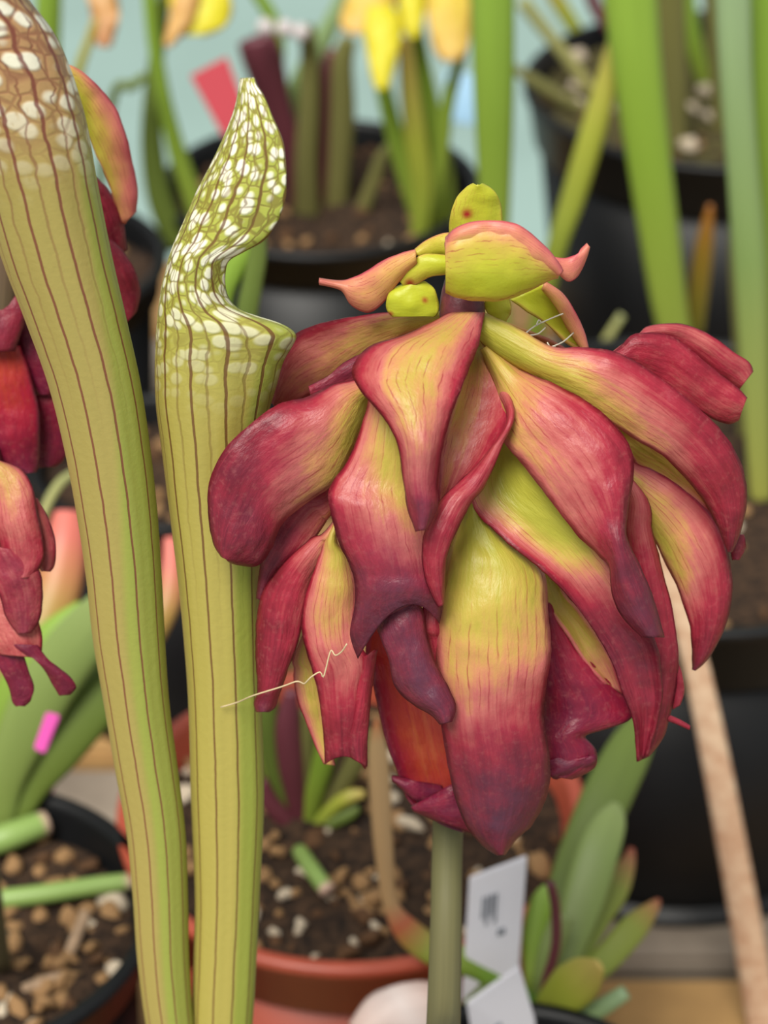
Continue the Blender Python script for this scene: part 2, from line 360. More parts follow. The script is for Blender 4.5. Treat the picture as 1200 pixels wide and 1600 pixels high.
# ------------------------------------------------------------------ pots
peb = []
for s in range(5):
    bm = bmesh.new(); bmesh.ops.create_icosphere(bm, subdivisions=2, radius=1)
    for v in bm.verts: v.co *= 1 + .6 * mnoise.noise(v.co * 1.1 + Vector((s * 7, 0, 0))); v.co.z *= .75
    me = bpy.data.meshes.new('pebble'); bm.to_mesh(me); bm.free(); me.polygons.foreach_set('use_smooth', [True] * len(me.polygons)); peb.append(me)
pebm = {}
def pebble_mesh(s, m):
    if (s, m) not in pebm:
        c = peb[s].copy(); c.materials.append(M[m]); pebm[(s, m)] = c
    return pebm[(s, m)]
def pot(label, cx, cy, r, rim_z, base_r, mat, rimmat, npeb, soilmat='soil', base_z=0.0, flange=False, rimh=.016, tan=.5, sizes=(.0011, .0030), window=None, group=None):
    t = thing('plant_pot', label, 'pot', (cx, cy, base_z), group)
    h = rim_z - base_z
    rj = base_r + (r - .0035 - base_r) * ((h - rimh) / h)
    prof = [(0.0005, base_z + .002), (base_r - .002, base_z + .002), (base_r, base_z), (base_r + .0005, base_z + .003), (rj, rim_z - rimh),
            (rj - .002, rim_z - rimh), (base_r - .003, base_z + .006), (.0005, base_z + .006)]
    lathe('pot_body', prof, (cx, cy), M[mat], t)
    lathe('pot_rim', [(rj - .002, rim_z - rimh), (rj + .0022, rim_z - rimh - .0005), (r - .0006, rim_z - .0035), (r + .0008, rim_z - .003), (r + .001, rim_z - .001), (r, rim_z), (r - .0022, rim_z),
                      (r - .003, rim_z - .002), (rj - .002, rim_z - rimh)], (cx, cy), M[rimmat], t)
    if flange:
        lathe('pot_foot', [(base_r - .002, base_z), (base_r + .004, base_z), (base_r + .005, base_z + .0012), (base_r + .004, base_z + .0026), (base_r - .001, base_z + .005)], (cx, cy), M[rimmat], t)
    sz = rim_z - .009; rs = r - .0034
    P = []
    for i in range(22):
        rr = rs * i / 21 + .0002
        P.append([Vector((cx + rr * math.cos(a), cy + rr * math.sin(a), sz + .0032 * mnoise.noise(Vector((rr * math.cos(a) * 90 + cx * 100, rr * math.sin(a) * 90, 1))) + .0015 * mnoise.noise(Vector((rr * math.cos(a) * 260, rr * math.sin(a) * 260, cy * 40)))))
                  for a in [2 * math.pi * j / 64 for j in range(64)]])
    so = link('soil', grid_mesh('soil', P, closed=True), M[soilmat], t)
    n = 0
    while n < npeb:
        a = random.uniform(0, 2 * math.pi); rr = math.sqrt(random.random()) * (rs - .003)
        x, yy = cx + rr * math.cos(a), cy + rr * math.sin(a)
        if window and not window(x, yy): continue
        m = 'pebble_tan' if random.random() < tan else ('pebble_white' if random.random() < .4 else 'pebble_brown')
        o = bpy.data.objects.new('pebble', pebble_mesh(random.randrange(5), m)); C.objects.link(o); o.parent = so
        s = random.uniform(*sizes) * (1.0 if random.random() < .8 else 1.35)
        o.scale = (s * random.uniform(.8, 1.3), s, s * random.uniform(.7, 1))
        o.rotation_euler = (random.random(), random.random(), random.random() * 6.28)
        o.location = Vector((x, yy, sz + s * .15)); n += 1
    return t, sz
RZ = .115
pot('large black plastic pot with glaucous pitchers behind the crimson flower', .0875, .592, .080, RZ, .064, 'blackpot', 'blackrim', 120, flange=True, rimh=.022, sizes=(.0012, .0028))
pot('black plastic pot with mossy soil at the back beside the yellow-flowered pot', .132, .875, .077, RZ, .060, 'blackpot', 'blackrim', 70, 'mossy', rimh=.022, tan=.3)
pot('black plastic pot holding the clump with yellow flowers', -.023, .786, .0566, RZ, .044, 'blackpot', 'blackrim', 60, rimh=.014, tan=.6)
pot('black plastic pot near the bench edge behind the tall veined pitchers', -.124, .728, .050, RZ, .040, 'blackpot', 'blackrim', 60, rimh=.014, tan=.7)
pot('black plastic pot standing behind the terracotta-coloured pot', -.07, .64, .040, .09, .034, 'blackpot', 'blackrim', 40, rimh=.012, tan=.5)
pot('orange terracotta-coloured plastic pot of gritty soil', -.0075, .442, .055, RZ, .043, 'terra', 'terrarim', 210, rimh=.016, tan=.55, sizes=(.0010, .0026))
pot('small black pot of brown gritty soil with pink plant tags', -.097, .405, .045, RZ, .036, 'blackpot', 'blackrim', 170, rimh=.012, tan=.65, sizes=(.0010, .0030))
pot('small black pot with white labels below the crimson flower', .026, .337, .040, RZ, .032, 'blackpot', 'blackrim', 90, rimh=.012, tan=.4, sizes=(.0010, .0024))
pot('black pot from which the crimson flower and tall pitchers grow', -.022, .222, .060, RZ, .048, 'blackpot', 'blackrim', 60, rimh=.016)
SZ = RZ - .009

# ------------------------------------------------------------------ the crimson flower
fl = thing('pitcher_plant_flower', 'large crimson and yellow-green double flower with layered drooping petals', 'flower', (-.004, .25, SZ))
def base(py, q=0): return Dep(py, q)
pts = [Vector((-.004, .25, SZ - .004)), U(688, 1760, .352), U(693, 1600, .378), U(697, 1440, .393), U(700, 1290, .395), U(712, 1000, .390), U(722, 700, .372), U(726, 480, .356)]
tube('scape', pts, [.0029, .0027, .0027, .0026, .0025, .0023, .002, .002], M['scape'], fl, nseg=14)
tube('receptacle', [U(723, 505, .353), U(722, 480, .352), U(722, 455, .352), U(722, 425, .353)], [.0034, .0033, .0030, .0022], M['crown'], fl, nseg=16)
def P_(pairs, q, cup, red, dark, claw=True, via=None, **k):
    rows = K(pairs, q, cup, red, dark); r = rows[0]
    mx, my = (r[0] + r[2]) / 2, (r[1] + r[3]) / 2
    if claw and math.hypot(mx - 728, my - 500) > 60:                 # narrow claw that joins the petal to the receptacle
        dx, dy = r[2] - r[0], r[3] - r[1]; l = math.hypot(dx, dy) or 1; dx, dy = dx / l * 9, dy / l * 9
        hx, hy = via or ((mx + 728) / 2, (my + 505) / 2); qm = min(r[4] * .5, 6) - 4
        rows = [(728 - dx * .5, 505 - dy * .5, 728 + dx * .5, 505 + dy * .5, -1, .5, .1, .1, .1, 0), (hx - dx, hy - dy, hx + dx, hy + dy, qm, .5, .2, .2, .2, 0)] + rows
    return petal(k.pop('name', 'petal'), fl, rows, **k)
# far side petals that close the flower at the back
for k, (x0, y0, x1, y1, wd) in enumerate([(700, 500, 560, 900, 110), (735, 500, 700, 1020, 130), (760, 505, 880, 980, 130), (770, 505, 1010, 840, 120), (690, 500, 470, 760, 100)]):
    rows = []
    for i in range(7):
        t = i / 6; wv = wd * math.sin(math.pi * (.08 + .84 * t)) + 8
        x = x0 + (x1 - x0) * t ** .8; yy = y0 + (y1 - y0) * t ** 1.3
        rows.append((x - wv / 2, yy, x + wv / 2, yy))
    P_(rows, [-4, -14, -20, -24, -26], -3, [(.2, .1, .2), (.6, .3, .6), (.9, .8, .9)], [0, 0, .4])
# upper left back
P_([(690,488,690,500),(640,489,645,515),(590,491,600,537),(545,496,560,563),(500,506,525,592),(462,523,485,616),(440,560,455,630),(424,625,430,638)], [-1,-4,-8,-10,-11], 2, [(.1,.05,.1),(.55,.22,.25),(.85,.4,.45),(.8,.6,.7)], [0,0,.1,.25])
P_([(556,558,566,594),(512,588,520,614),(482,605,486,620)], [1,2,3], 1, [(.8,.8,.6)]*2, [.4,.4])
# left lobe
P_([(566,591,580,622),(520,602,568,655),(480,622,547,707),(434,633,522,754),(390,664,475,787),(352,702,440,817),(330,748,425,852),(326,790,405,881),(334,845,376,882),(346,868,358,876)], [6,11,14,16,17,17], 4,
   [(.65,.15,.05),(.8,.3,.0),(.92,.5,.1),(.95,.8,.35),(.95,.95,.8),(.95,.95,.95),(.9,.9,.95)], [0,.05,.2,.32,.3,.25])
P_([(518,758,522,795),(467,778,508,815),(440,804,488,845),(421,842,460,880),(408,885,430,905),(402,935,409,938)], [8,9,10], 2, [(.7,.5,.3),(.85,.7,.3),(.95,.9,.7),(1,1,.9)], [.1,.2,.5])
# lower left dangling
P_([(520,818,525,826),(486,844,515,848),(444,881,502,878),(412,925,488,912),(402,975,476,952),(401,1020,465,1002),(403,1060,449,1045),(404,1082,436,1082),(398,1098,429,1104),(402,1112,420,1111)], [9,11,12,13,13], 3, [(.6,.3,.2),(.8,.7,.45),(.95,.85,.6),(1,.9,.8),(1,1,.9)], [0,0,.1,.15,.55])
P_([(470,998,490,1000),(459,1047,502,1050),(464,1085,510,1092),(474,1115,514,1137),(494,1166,517,1170),(507,1193,522,1196)], [6,7,8], 1, [(.45,.2,.3),(.6,.12,.4),(.7,.3,.6)], 0.05)
P_([(522,818,528,824),(502,865,546,875),(482,920,558,920),(473,965,558,965),(477,1005,564,1010),(490,1050,582,1036),(500,1092,573,1075),(505,1137,571,1115),(508,1170,570,1160),(509,1194,571,1201,541,1181)], [10,13,15,16,16,15], 3,
   [(.4,.1,.3),(.6,.15,.5),(.7,.35,.6),(.75,.6,.8),(.9,.85,.9),(.95,.95,.9)], [0,0,.05,.1,.2])
P_([(566,1028,588,1015),(560,1070,582,1060),(552,1110,576,1110),(540,1150,573,1160),(548,1182,572,1198)], [16,17,17], 2, claw=False, dark=[0,.05,.3], red=[(.75,.8,.7),(.85,.85,.8),(.95,.95,.9)])
# orange-red inner petal low centre with curled maroon tips
P_([(578,985,640,985),(581,1040,690,1045),(589,1095,705,1100),(604,1155,715,1160),(621,1205,725,1210),(640,1250,738,1255),(672,1277,740,1280),(722,1299,740,1300)], [4,5,6,8], -5, [(.4,.4,.5),(.7,.3,.5),(.8,.2,.5),(.9,.5,.8),(1,1,1)], [0,0,.1,.8], mat=M['darkpetal'])
P_([(643,1262,648,1267),(680,1240,690,1284),(714,1222,736,1300),(742,1213,748,1302)], [8,12,9], 2, [(1,.9,1)]*2, [.5,.6], claw=False, mat=M['darkpetal'])
P_([(612,1213,614,1219),(630,1216,640,1242),(655,1222,664,1258),(690,1228,700,1262)], [7,9,6], 2, [(1,.9,1)]*2, [.5,.7], claw=False, mat=M['darkpetal'])
# dark tongue
P_([(660,950,692,955),(666,1000,694,1000),(681,1045,700,1050),(700,1082,708,1088)], [19,20,20], 1, [(.75,.7,.7)]*2, 0.05)
P_([(588,945,655,915),(588,972,655,938),(597,999,662,965),(609,1032,668,1000),(618,1070,681,1040),(642,1097,701,1077),(671,1114,711,1105),(689,1131,704,1127)], [20,23,25,26], 3, [(.95,.9,.85),(1,1,.95)], [.35,.75,.8,.7])
# long central petal
P_([(730,770,748,778),(712,832,793,838),(695,885,846,890),(684,945,854,950),(682,1000,860,1015),(684,1060,854,1060),(690,1125,848,1120),(699,1185,858,1186),(711,1240,854,1240),(729,1288,832,1285),(753,1318,806,1310),(778,1335,788,1335)], [8,14,19,21,22,22,21,20,19], 6,
   [(.0,.0,.0),(.05,.02,.05),(.12,.08,.2),(.25,.2,.35),(.5,.45,.7),(.8,.85,.95),(.9,.95,1),(.95,.95,1),(1,1,1)], [0,0,0,0,.08,.4,.85,.85,.6])
# centre left
P_([(585,608,640,610),(574,643,640,660),(549,712,655,715),(518,758,665,770),(515,785,672,810),(529,842,678,850),(552,895,684,895),(556,940,690,935,622,915),(548,990,690,955,620,935),(560,1028,687,973,628,946)], [13,16,18,21,23,24,24,23], 4,
   [(.5,.1,.1),(.6,.1,.1),(.8,.3,.15),(.9,.5,.4),(.9,.75,.7),(.9,.9,.9),(.95,.95,.95)], [0,0,.05,.15,.5,.75,.8])
# front rolled petal: inner face, then the pink rolled margin
P_([(735,540,765,548),(725,580,791,580),(712,620,802,612),(700,660,801,646),(690,700,789,680),(685,745,766,715),(684,788,702,778)], [3,8,12,15,18,20], -3, [(.1,.1,.3),(.15,.4,.8),(.15,.5,.9),(.3,.55,.8),(.5,.6,.7)], 0.05)
P_([(794,652,802,640),(757,715,784,694),(720,752,757,757),(689,783,734,786),(665,833,712,830),(662,885,697,868),(674,925,693,915),(687,948,692,943)], [15,19,23,26,27,27,26], 2.5, [(.7,.7,.7),(.75,.65,.75),(.85,.7,.85),(.9,.8,.9)], [.05,.1,.1,.2])
# front top petal
P_([(704,490,756,489),(640,522,751,515),(576,544,745,544),(551,580,731,580),(565,611,718,612),(599,650,704,648),(623,695,690,697),(632,754,681,756),(640,800,682,790),(652,830,667,827)], [5,11,16,20,23,26,28,29,30], 5,
   [(.6,.3,.7),(.85,.2,.75),(.95,.2,.8),(.9,.15,.85),(.7,.25,.85),(.65,.45,.8),(.75,.8,.75),(.8,.9,.75)], [0,0,0,0,.05,.2,.55,.6])
# right: yellow-centred petal under the pink one, and the red petal behind it
P_([(970,750,1000,765),(978,820,1018,832),(985,880,1036,900),(990,940,1050,955),(990,1000,1059,1019),(990,1060,1056,1066),(990,1110,1047,1110),(994,1150,1035,1152),(997,1190,1013,1180)], [8,10,11,12,12], 3, [(.6,.5,.7),(.8,.8,.8),(.9,.9,.9),(.95,.95,.95)], [.1,.1,.2,.25])
P_([(845,890,870,905),(856,945,906,955),(885,988,938,1000),(915,1035,958,1035),(946,1068,974,1084)], [9,10,11], -2, [(.1,.1,.1),(.15,.15,.2),(.3,.4,.5)], .1)
P_([(755,700,797,676),(737,783,832,735),(785,840,882,790),(840,884,932,850),(885,928,967,900),(925,980,992,960),(955,1030,1022,1000),(975,1085,1032,1050),(991,1130,1032,1100),(997,1189,1011,1181)], [9,15,18,20,20,19,18,17,16], -2.5,
   [(.25,.0,.0),(.45,.0,.0),(.75,.0,.05),(.85,.2,.3),(.9,.75,.6),(.85,.9,.8),(.8,.8,.9),(.85,.8,1),(.9,.9,1)], [0,0,0,.05,.35,.45,.2,.2])
P_([(845,935,862,938),(845,1000,901,1000),(845,1050,939,1050),(845,1085,977,1083),(845,1115,989,1119),(847,1138,952,1136),(850,1155,914,1149),(852,1178,930,1172),(855,1200,927,1199),(860,1213,893,1216)], [7,9,10,11,12,12], 3, [(.9,.8,.5),(1,.9,.8),(1,.95,.85),(1,1,.9)], [.2,.3,.35,.35], mat=M['darkpetal'])
P_([(855,1190,880,1180),(858,1205,905,1185),(862,1214,928,1180),(870,1216,930,1190)], [13,14,13], 1, [(1,1,.9)]*2, .7, claw=False, mat=M['darkpetal'])
# pink petal with dark tip
P_([(752,545,765,540),(775,605,812,578),(782,655,867,602),(787,688,921,631),(822,730,961,666),(860,780,985,704),(900,832,988,742),(935,865,979,800),(953,885,978,840),(958,930,1000,888),(975,965,1019,935),(1004,995,1036,996)], [3,9,14,17,20,22,24,25,25], 4.5,
   [(.1,.1,.1),(.3,.2,.35),(.25,.45,.7),(.3,.55,.85),(.4,.7,.9),(.6,.85,.95),(.75,.9,1),(.95,1,1),(1,1,1)], [0,0,0,.05,.15,.35,.6,.6])
# right pieces
P_([(935,640,975,700),(985,675,1000,732),(1035,705,1042,754),(1075,746,1082,782),(1105,785,1112,807),(1128,835,1129,839)], [-1,-1,0], -1, [(.15,.1,.2),(.2,.2,.5),(.4,.5,.7)], 0)
P_([(978,715,975,760),(1020,735,995,802),(1065,762,1020,838),(1105,798,1042,882),(1130,840,1060,919),(1141,890,1073,957),(1142,935,1080,987),(1129,986,1082,1011),(1104,1030,1083,1036),(1086,1046,1083,1047)], [3,5,6,6,5], 3, [(.6,.2,.1),(.7,.25,.1),(.75,.4,.2),(.8,.75,.6),(.95,.9,.9),(1,1,1)], [0,0,.05,.1,.2,.5])
P_([(1150,835,1161,835),(1143,855,1164,855),(1146,874,1154,874)], 6, 1, [(.9,.9,.9)]*2, .3, claw=False)
P_([(985,532,992,528),(1015,511,1024,526),(1065,508,1052,534),(1110,525,1087,558),(1145,550,1117,584),(1168,565,1137,598),(1175,581,1156,607)], [-8,-10,-11], 2, [(.65,.65,.75)]*2, .08, via=(880,585))
P_([(955,553,968,566),(992,523,1002,584),(1045,525,1042,608),(1083,550,1082,634),(1117,579,1112,653),(1150,605,1138,661),(1166,622,1154,655)], [-4,-5,-6], 2, via=(870,580), red=[(.9,.8,.85),(.85,.7,.75),(.8,.7,.8)], dark=.05)
# long upper right
P_([(752,488,742,522),(805,512,784,558),(862,543,840,591),(912,544,890,618),(967,553,935,646),(1025,587,985,680),(1080,629,1035,710),(1128,675,1075,750),(1158,729,1105,787),(1165,785,1122,822),(1153,838,1133,847),(1142,861,1139,862)], [4,7,10,12,13,13,12,11,10,9], 3,
   [(.05,.0,.0),(.1,.05,.0),(.6,.15,.0),(.9,.4,.1),(.9,.55,.3),(.9,.75,.65),(.9,.85,.85),(.9,.9,.9),(1,.95,.95)], [0,0,0,0,.05,.1,.1,.15,.3])
P_([(1026,1110,1027,1118),(1060,1125,1060,1131),(1077,1135,1078,1139)], 11.5, 0.4, [(.8,.8,.8)]*2, .1, ruf=0, claw=False)
P_([(1046,1040,1058,1036),(1056,1055,1064,1052),(1056,1080,1068,1078),(1052,1108,1062,1100)], 11, .6, [(.9,.8,.8)]*2, .2, ruf=.2, claw=False)
# sepals and bracts
def S_(pairs, q, cup, red, dark=0, **k): return petal(k.pop('name', 'sepal'), fl, K(pairs, q, cup, red, dark), mat=M['sepal'], ruf=k.pop('ruf', .25), thick=.0006, **k)
S_([(704,368,782,368),(704,340,783,335),(714,311,779,312),(728,296,767,297),(741,289,752,289)], [-6,-5,-5], 2, [(.15,.05,.05),(.1,.05,.0)], 0, edge=.1, spots=((730,333,10),), nc=25)
S_([(498,437,499,442),(530,441,535,452),(550,436,550,475),(575,424,575,486),(600,409,598,471),(625,398,620,441),(650,392,650,410)], [1,2,3], 2, [(.75,.7,.7),(.65,.5,.65),(.6,.4,.6)], 0)
S_([(648,393,655,402),(672,374,680,400),(702,365,702,397)], [1,1,2], 1.5, [(.25,.1,.05)]*2, 0)
S_([(622,432,632,448),(640,410,650,442),(665,399,672,430),(698,401,700,426)], [2,3,3], 1.5, [(.1,.1,.35),(.05,.05,.2),(.05,.0,.05)], 0, spots=((640,441,9),), nc=25)
S_([(632,446,662,441),(612,455,678,453),(605,470,683,470),(607,485,684,486),(614,493,678,493)], [2,3,3], 1.5, [(.02,.0,.02)]*2, 0, name='bract', edge=.1, spots=((663,468,6),(612,488,4)), nc=25)
S_([(760,464,792,464),(758,480,798,480),(766,492,794,492),(779,501,787,502)], 0, 1, [(.05,.05,.05)]*2, 0, name='bract')
S_([(849,444,797,468),(868,470,830,490),(885,498,860,511),(900,522,885,534),(913,546,910,548)], [-4,-5,-6], -1, [(.05,.0,.02),(.15,.05,.1)], 0)
S_([(851,442,847,450),(877,459,867,474),(899,491,883,503),(911,519,898,527),(917,543,912,548)], [-3,-3.5,-4], 1, [(.6,.5,.3),(.85,.6,.4)], 0)
S_([(866,404,874,426),(885,405,888,438),(900,398,901,429),(912,388,913,406),(919,382,919,386)], [6,5,4], 1, [(.75,.7,.7)]*2, 0)
S_([(698,372,697,455),(710,361,712,462),(741,350,745,468),(779,348,785,467),(810,355,815,457),(836,376,840,445),(859,399,860,435),(876,424,872,432)], [9,10,10,9,8], 4, [(.75,.25,.1),(.6,.1,.0),(.7,.12,.0),(.85,.3,.05),(.9,.6,.5)], 0)

S_([(697,380,699,402),(711,360,711,386),(741,348,742,381),(779,346,780,388),(811,354,808,398),(838,375,835,411),(861,398,858,421),(878,424,873,430)], [9.6,10.6,10.8,10.6,9.4], 1.6, [(.9,.6,.4),(.8,.5,.4),(.8,.55,.45),(.9,.7,.6)], 0, edge=.1)

# ------------------------------------------------------------------ tall veined pitchers
def pitcher(name, label, prof, mat, D0, depth_k, nrow, loc, Nr=60, ribs=10, lip=None):
    """prof rows: (y, L, R, phi_deg, D half-depth px); angle runs near margin -> left ridge -> far margin"""
    t = thing(name, label, 'pitcher', loc)
    rr = spline([list(p) + ([p[2]] if len(p) == 5 else []) for p in prof], nrow)
    def build(ring, rows, vv):
        P = []
        for r in rows:
            y, L, Rr, phi, D, Rb = r; ph = R(phi); row = []
            for j in range(Nr + 1):
                th = (j / Nr * 2 - 1) * ph
                f = (1 - math.cos(th)) / (1 - math.cos(ph)) if phi > 90 else (1 - math.cos(th)) / (1 - math.cos(ph))
                x = L + (Rb - L) * f + (Rr - Rb) * f ** 4
                rib = 1 + .045 * abs(math.cos(ribs * th / 2))
                dd = D * 1e-4 * math.sin(th) * rib
                row.append(U(x, y, Dep(y, 0, D0, .5) + dd))
            P.append(row)
        return grid_mesh(ring, P, uvf=vv)
    vv = [1 - (r[0] + 260) / (1600 + 260) for r in rr]
    o = link('pitcher_tube', build('pitcher_tube', rr, vv), mat, t)
    md = o.modifiers.new('thickness', 'SOLIDIFY'); md.thickness = .0006; md.offset = 0
    return t
profA = [(-235,-45,-20,120,15),(-225,-70,5,115,40),(-190,-105,30,112,80),(-140,-130,42,110,95),(-90,-132,38,125,100),(-55,-128,28,165,100),(-30,-122,28,179,98),(0,-112,42,180,95),(50,-98,80,180,92),(100,-84,104,180,90),(150,-70,121,180,88),(200,-54,134,180,86),(300,-24,152,180,82),(400,4,172,180,78),(500,42,195,180,74),(600,78,217,180,70),(700,103,232,180,66),(800,122,243,180,63),(900,137,250,180,60),(1000,148,255,180,57),(1100,165,262,180,54),(1200,182,275,180,50),(1300,200,287,180,47),(1400,210,291,180,44),(1500,217,293,180,42),(1600,230,300,180,40),(1700,250,312,180,36)]
profB = [(124,378,398,60,6),(135,376,402,75,16),(150,374,412,85,26),(180,366,425,92,40),(220,350,442,98,52),(260,331,447,102,60),(300,310,447,105,66),(330,297,440,108,68),(355,286,427,112,68),(375,277,410,116,68),(390,271,382,122,66),(405,266,357,130,64),(425,261,350,140,62),(450,255,350,150,62),(470,252,357,160,64),(486,250,374,168,66,368),(496,249,400,174,68,380),(506,248,432,178,70,388),(516,247,452,180,71,393),(526,246,460,180,72,396),(540,246,454,180,72,398),(565,245,440,180,72,400),(600,245,430,180,72,402),(640,247,418,180,71,404),(700,255,406,180,68),(780,265,402,180,64),(900,280,403,180,60),(1000,290,404,180,57),(1100,297,406,180,55),(1250,301,410,180,53),(1400,307,403,180,48),(1500,305,398,180,45),(1600,302,392,180,43),(1700,302,382,180,40)]
def ext(prof, D0, p0, name):   # lower petiole down to the soil
    y, L, Rr, ph, D = prof[-1]
    return
pA = pitcher('tall_pitcher', 'tall pitcher with red net veins and white windows, leaning left, taller of the two', profA, M['pitA'], .348, 1, 130, (-.058, .235, SZ))
pB = pitcher('tall_pitcher', 'tall green pitcher with pointed hood and open mouth beside the crimson flower', profB, M['pitB'], .350, 1, 170, (-.032, .245, SZ))
for t, prof, D0 in ((pA, profA, .348), (pB, profB, .350)):
    y, L, Rr, ph, D = prof[-1][:5]; cx = (L + Rr) / 2
    d = Dep(y, 0, D0, .5)
    top = U(cx, y - 14, Dep(y - 14, 0, D0, .5)); end = t.location.copy(); end.z = SZ - .003
    tube('petiole', [top, top.lerp(end, .35) + Vector((0, .006, 0)), end], [.0031, .0028, .0024], M['leaf_green'], t, flat=1, nseg=16)

# ------------------------------------------------------------------ cobweb threads
def thread(name, label, cat, pxs, r, mat):
    pts = [U(x, y, Dep(y, q)) for x, y, q in pxs]
    o = tube(name, pts, [r] * len(pts), mat, None, nseg=6, sub=3); recenter(o, pts[0]); return tag(o, label, cat)
thread('thread', 'pale crinkled thread stretched from the pitcher to a crimson petal', 'thread', [(345,1105,9),(372,1097,10),(395,1087,15),(440,1073,17),(462,1065,18),(470,1066,18),(476,1068,19),(486,1058,20),(500,1050,20),(505,1058,20),(510,1042,20),(514,1025,20),(518,1016,20),(524,1024,21),(534,1018,22),(542,1006,23)], .00012, M['thread'])
webs = [[(820,522,4),(835,510,1),(860,498,-2),(880,490,-2)],[(822,524,4),(840,522,2),(852,512,0)],[(838,508,1),(842,500,0),(846,505,0)],[(862,542,5),(880,534,2),(896,520,-2)],[(855,535,5),(862,545,5),(868,540,4)]]
web = thing('cobweb', 'fine white cobweb strands below the yellow-pink sepal', 'cobweb', U(840, 520, Dep(520, 1)))
for wpx in webs: tube('strand', [U(x, y, Dep(y, q)) for x, y, q in wpx], [.00011] * len(wpx), M['cobweb'], web, nseg=6, sub=3)

# ------------------------------------------------------------------ two flowers behind the left pitcher
POTL = (-.097, .405)
f2 = thing('pitcher_plant_flower', 'dark maroon flower with drooping petals, partly hidden by the tall leaning pitcher', 'flower', (-.104, .392, SZ))
def F2(pairs, q, cup, red, dark=0, mat='petal', name='petal', par=None): return petal(name, par or f2, K(pairs, q, cup, red, dark), mat=M[mat], D0=(.368 if par else .398), ruf=.4)
tube('receptacle', [U(20, 235, Dep(235, 0, .385)), U(15, 275, Dep(275, 0, .385)), U(12, 310, Dep(310, 0, .385))], [.003, .0036, .003], M['crown'], f2)
tube('scape', [Vector((-.104, .392, SZ - .003)), U(-60, 1150, .447), U(-40, 800, .41), U(0, 500, .39), U(12, 300, .38)], [.0026] * 5, M['scape'], f2, nseg=12)
F2([(80,100,92,150),(110,103,112,160),(132,116,128,185),(155,138,141,215),(180,170,152,245),(197,215,168,280),(207,260,180,315),(214,300,190,345),(211,330,196,348)], [4,2,0,-2,-3], 2, [(.4,.05,.0),(.6,.2,.0),(.85,.4,.1),(.95,.6,.3),(.9,.7,.6)], 0, 'sepal', 'sepal')
F2([(120,168,134,175),(128,178,143,190),(130,200,142,205)], -4, 1, [(.95,.95,.95)]*2, .2)
F2([(60,230,50,270),(110,252,95,300),(148,276,130,320),(174,305,150,350),(191,345,160,395),(197,390,172,405)], [0,-2,-4], 2, [(.9,.85,.8),(1,.95,.9)], [.1,.2])
F2([(120,330,110,370),(160,365,150,410),(190,392,172,432),(210,424,184,468),(218,455,192,500),(211,487,198,504)], [3,2,1], 2, [(1,.9,.9),(.95,.9,.9)], [.2,.15])
F2([(-40,330,20,340),(-60,390,28,400),(-60,450,36,455),(-55,510,40,490),(-35,552,22,548)], [6,9,11], 3, [(.9,.9,.8),(.9,.85,.85)], [.3,.45])
F2([(-40,545,30,540),(-40,600,48,590),(-35,650,60,640),(-25,700,62,690),(0,728,60,722),(35,740,55,738)], [8,10,10], 3, [(.6,.3,.5),(.9,.5,.7),(1,.9,.9),(1,1,1)], [0,0,.3,.6], 'darkpetal')
F2([(15,470,45,470),(22,520,66,525),(28,565,84,570),(48,605,86,605),(58,616,80,616)], [5,6,6], 2, [(1,1,1)]*2, [.3,.4], 'darkpetal')
F2([(40,600,85,610),(44,645,102,650),(48,690,108,692),(52,718,98,718),(62,730,85,728)], [4,5,5], 2, [(.9,.8,1),(1,1,1)], [.2,.45], 'darkpetal')
F2([(-120,330,-30,330),(-140,450,-40,450),(-130,560,-45,560),(-100,640,-50,630)], [2,4,6], 3, [(.8,.5,.8),(1,.9,1)], [.1,.4])
f3 = thing('pitcher_plant_flower', 'coral pink and lavender flower low beside the broad green leaves', 'flower', (-.086, .398, SZ))
def F3(*a, **k): return F2(*a, par=f3, **k)
tube('receptacle', [U(-30, 700, Dep(700, 0, .385)), U(-28, 735, Dep(735, 0, .385)), U(-26, 765, Dep(765, 0, .385))], [.003, .0036, .003], M['crown'], f3)
tube('scape', [Vector((-.086, .398, SZ - .003)), U(-40, 1200, .44), U(-35, 1000, .425), U(-28, 760, .40)], [.0024] * 4, M['scape'], f3, nseg=12)
F3([(-40,715,0,722),(-25,740,32,735),(-15,775,50,762),(-10,815,58,800),(0,850,66,840),(5,885,68,872),(18,905,50,902)], [4,8,10], 3, [(.55,.15,.6),(.6,.3,.65),(.65,.6,.7),(.7,.65,.75)], [0,.05,.2])
F3([(38,770,58,780),(42,810,76,815),(52,850,86,850),(60,880,84,882),(66,892,78,892)], [5,6,6], 2, [(.65,.6,.7)]*2, [.05,.3])
F3([(-30,850,30,860),(-20,890,60,890),(0,930,66,925),(10,962,62,965),(28,990,48,988)], [9,10,10], 2, [(.7,.7,.7)]*2, [.3,.5])
F3([(-40,930,40,935),(-40,965,58,965),(-20,1000,66,1000),(0,1022,62,1028)], [6,8,8], 2, [(.5,.45,.5),(.6,.6,.6)], 0)
F3([(10,1005,58,1008),(38,1020,76,1032),(66,1040,104,1055),(84,1070,119,1072),(94,1086,108,1084)], [9,10,9], 1, [(1,1,1)]*2, .35, mat='darkpetal')
F3([(-20,1000,30,1008),(-5,1035,44,1045),(14,1070,52,1075),(20,1095,48,1092),(26,1103,38,1102)], [7,8,8], 1, [(1,1,1)]*2, .35, mat='darkpetal')
F3([(-110,730,-30,720),(-120,830,-30,830),(-110,930,-40,930),(-90,1000,-50,990)], [4,6,8], 3, [(.6,.3,.6),(.8,.8,.8)], [0,.2])

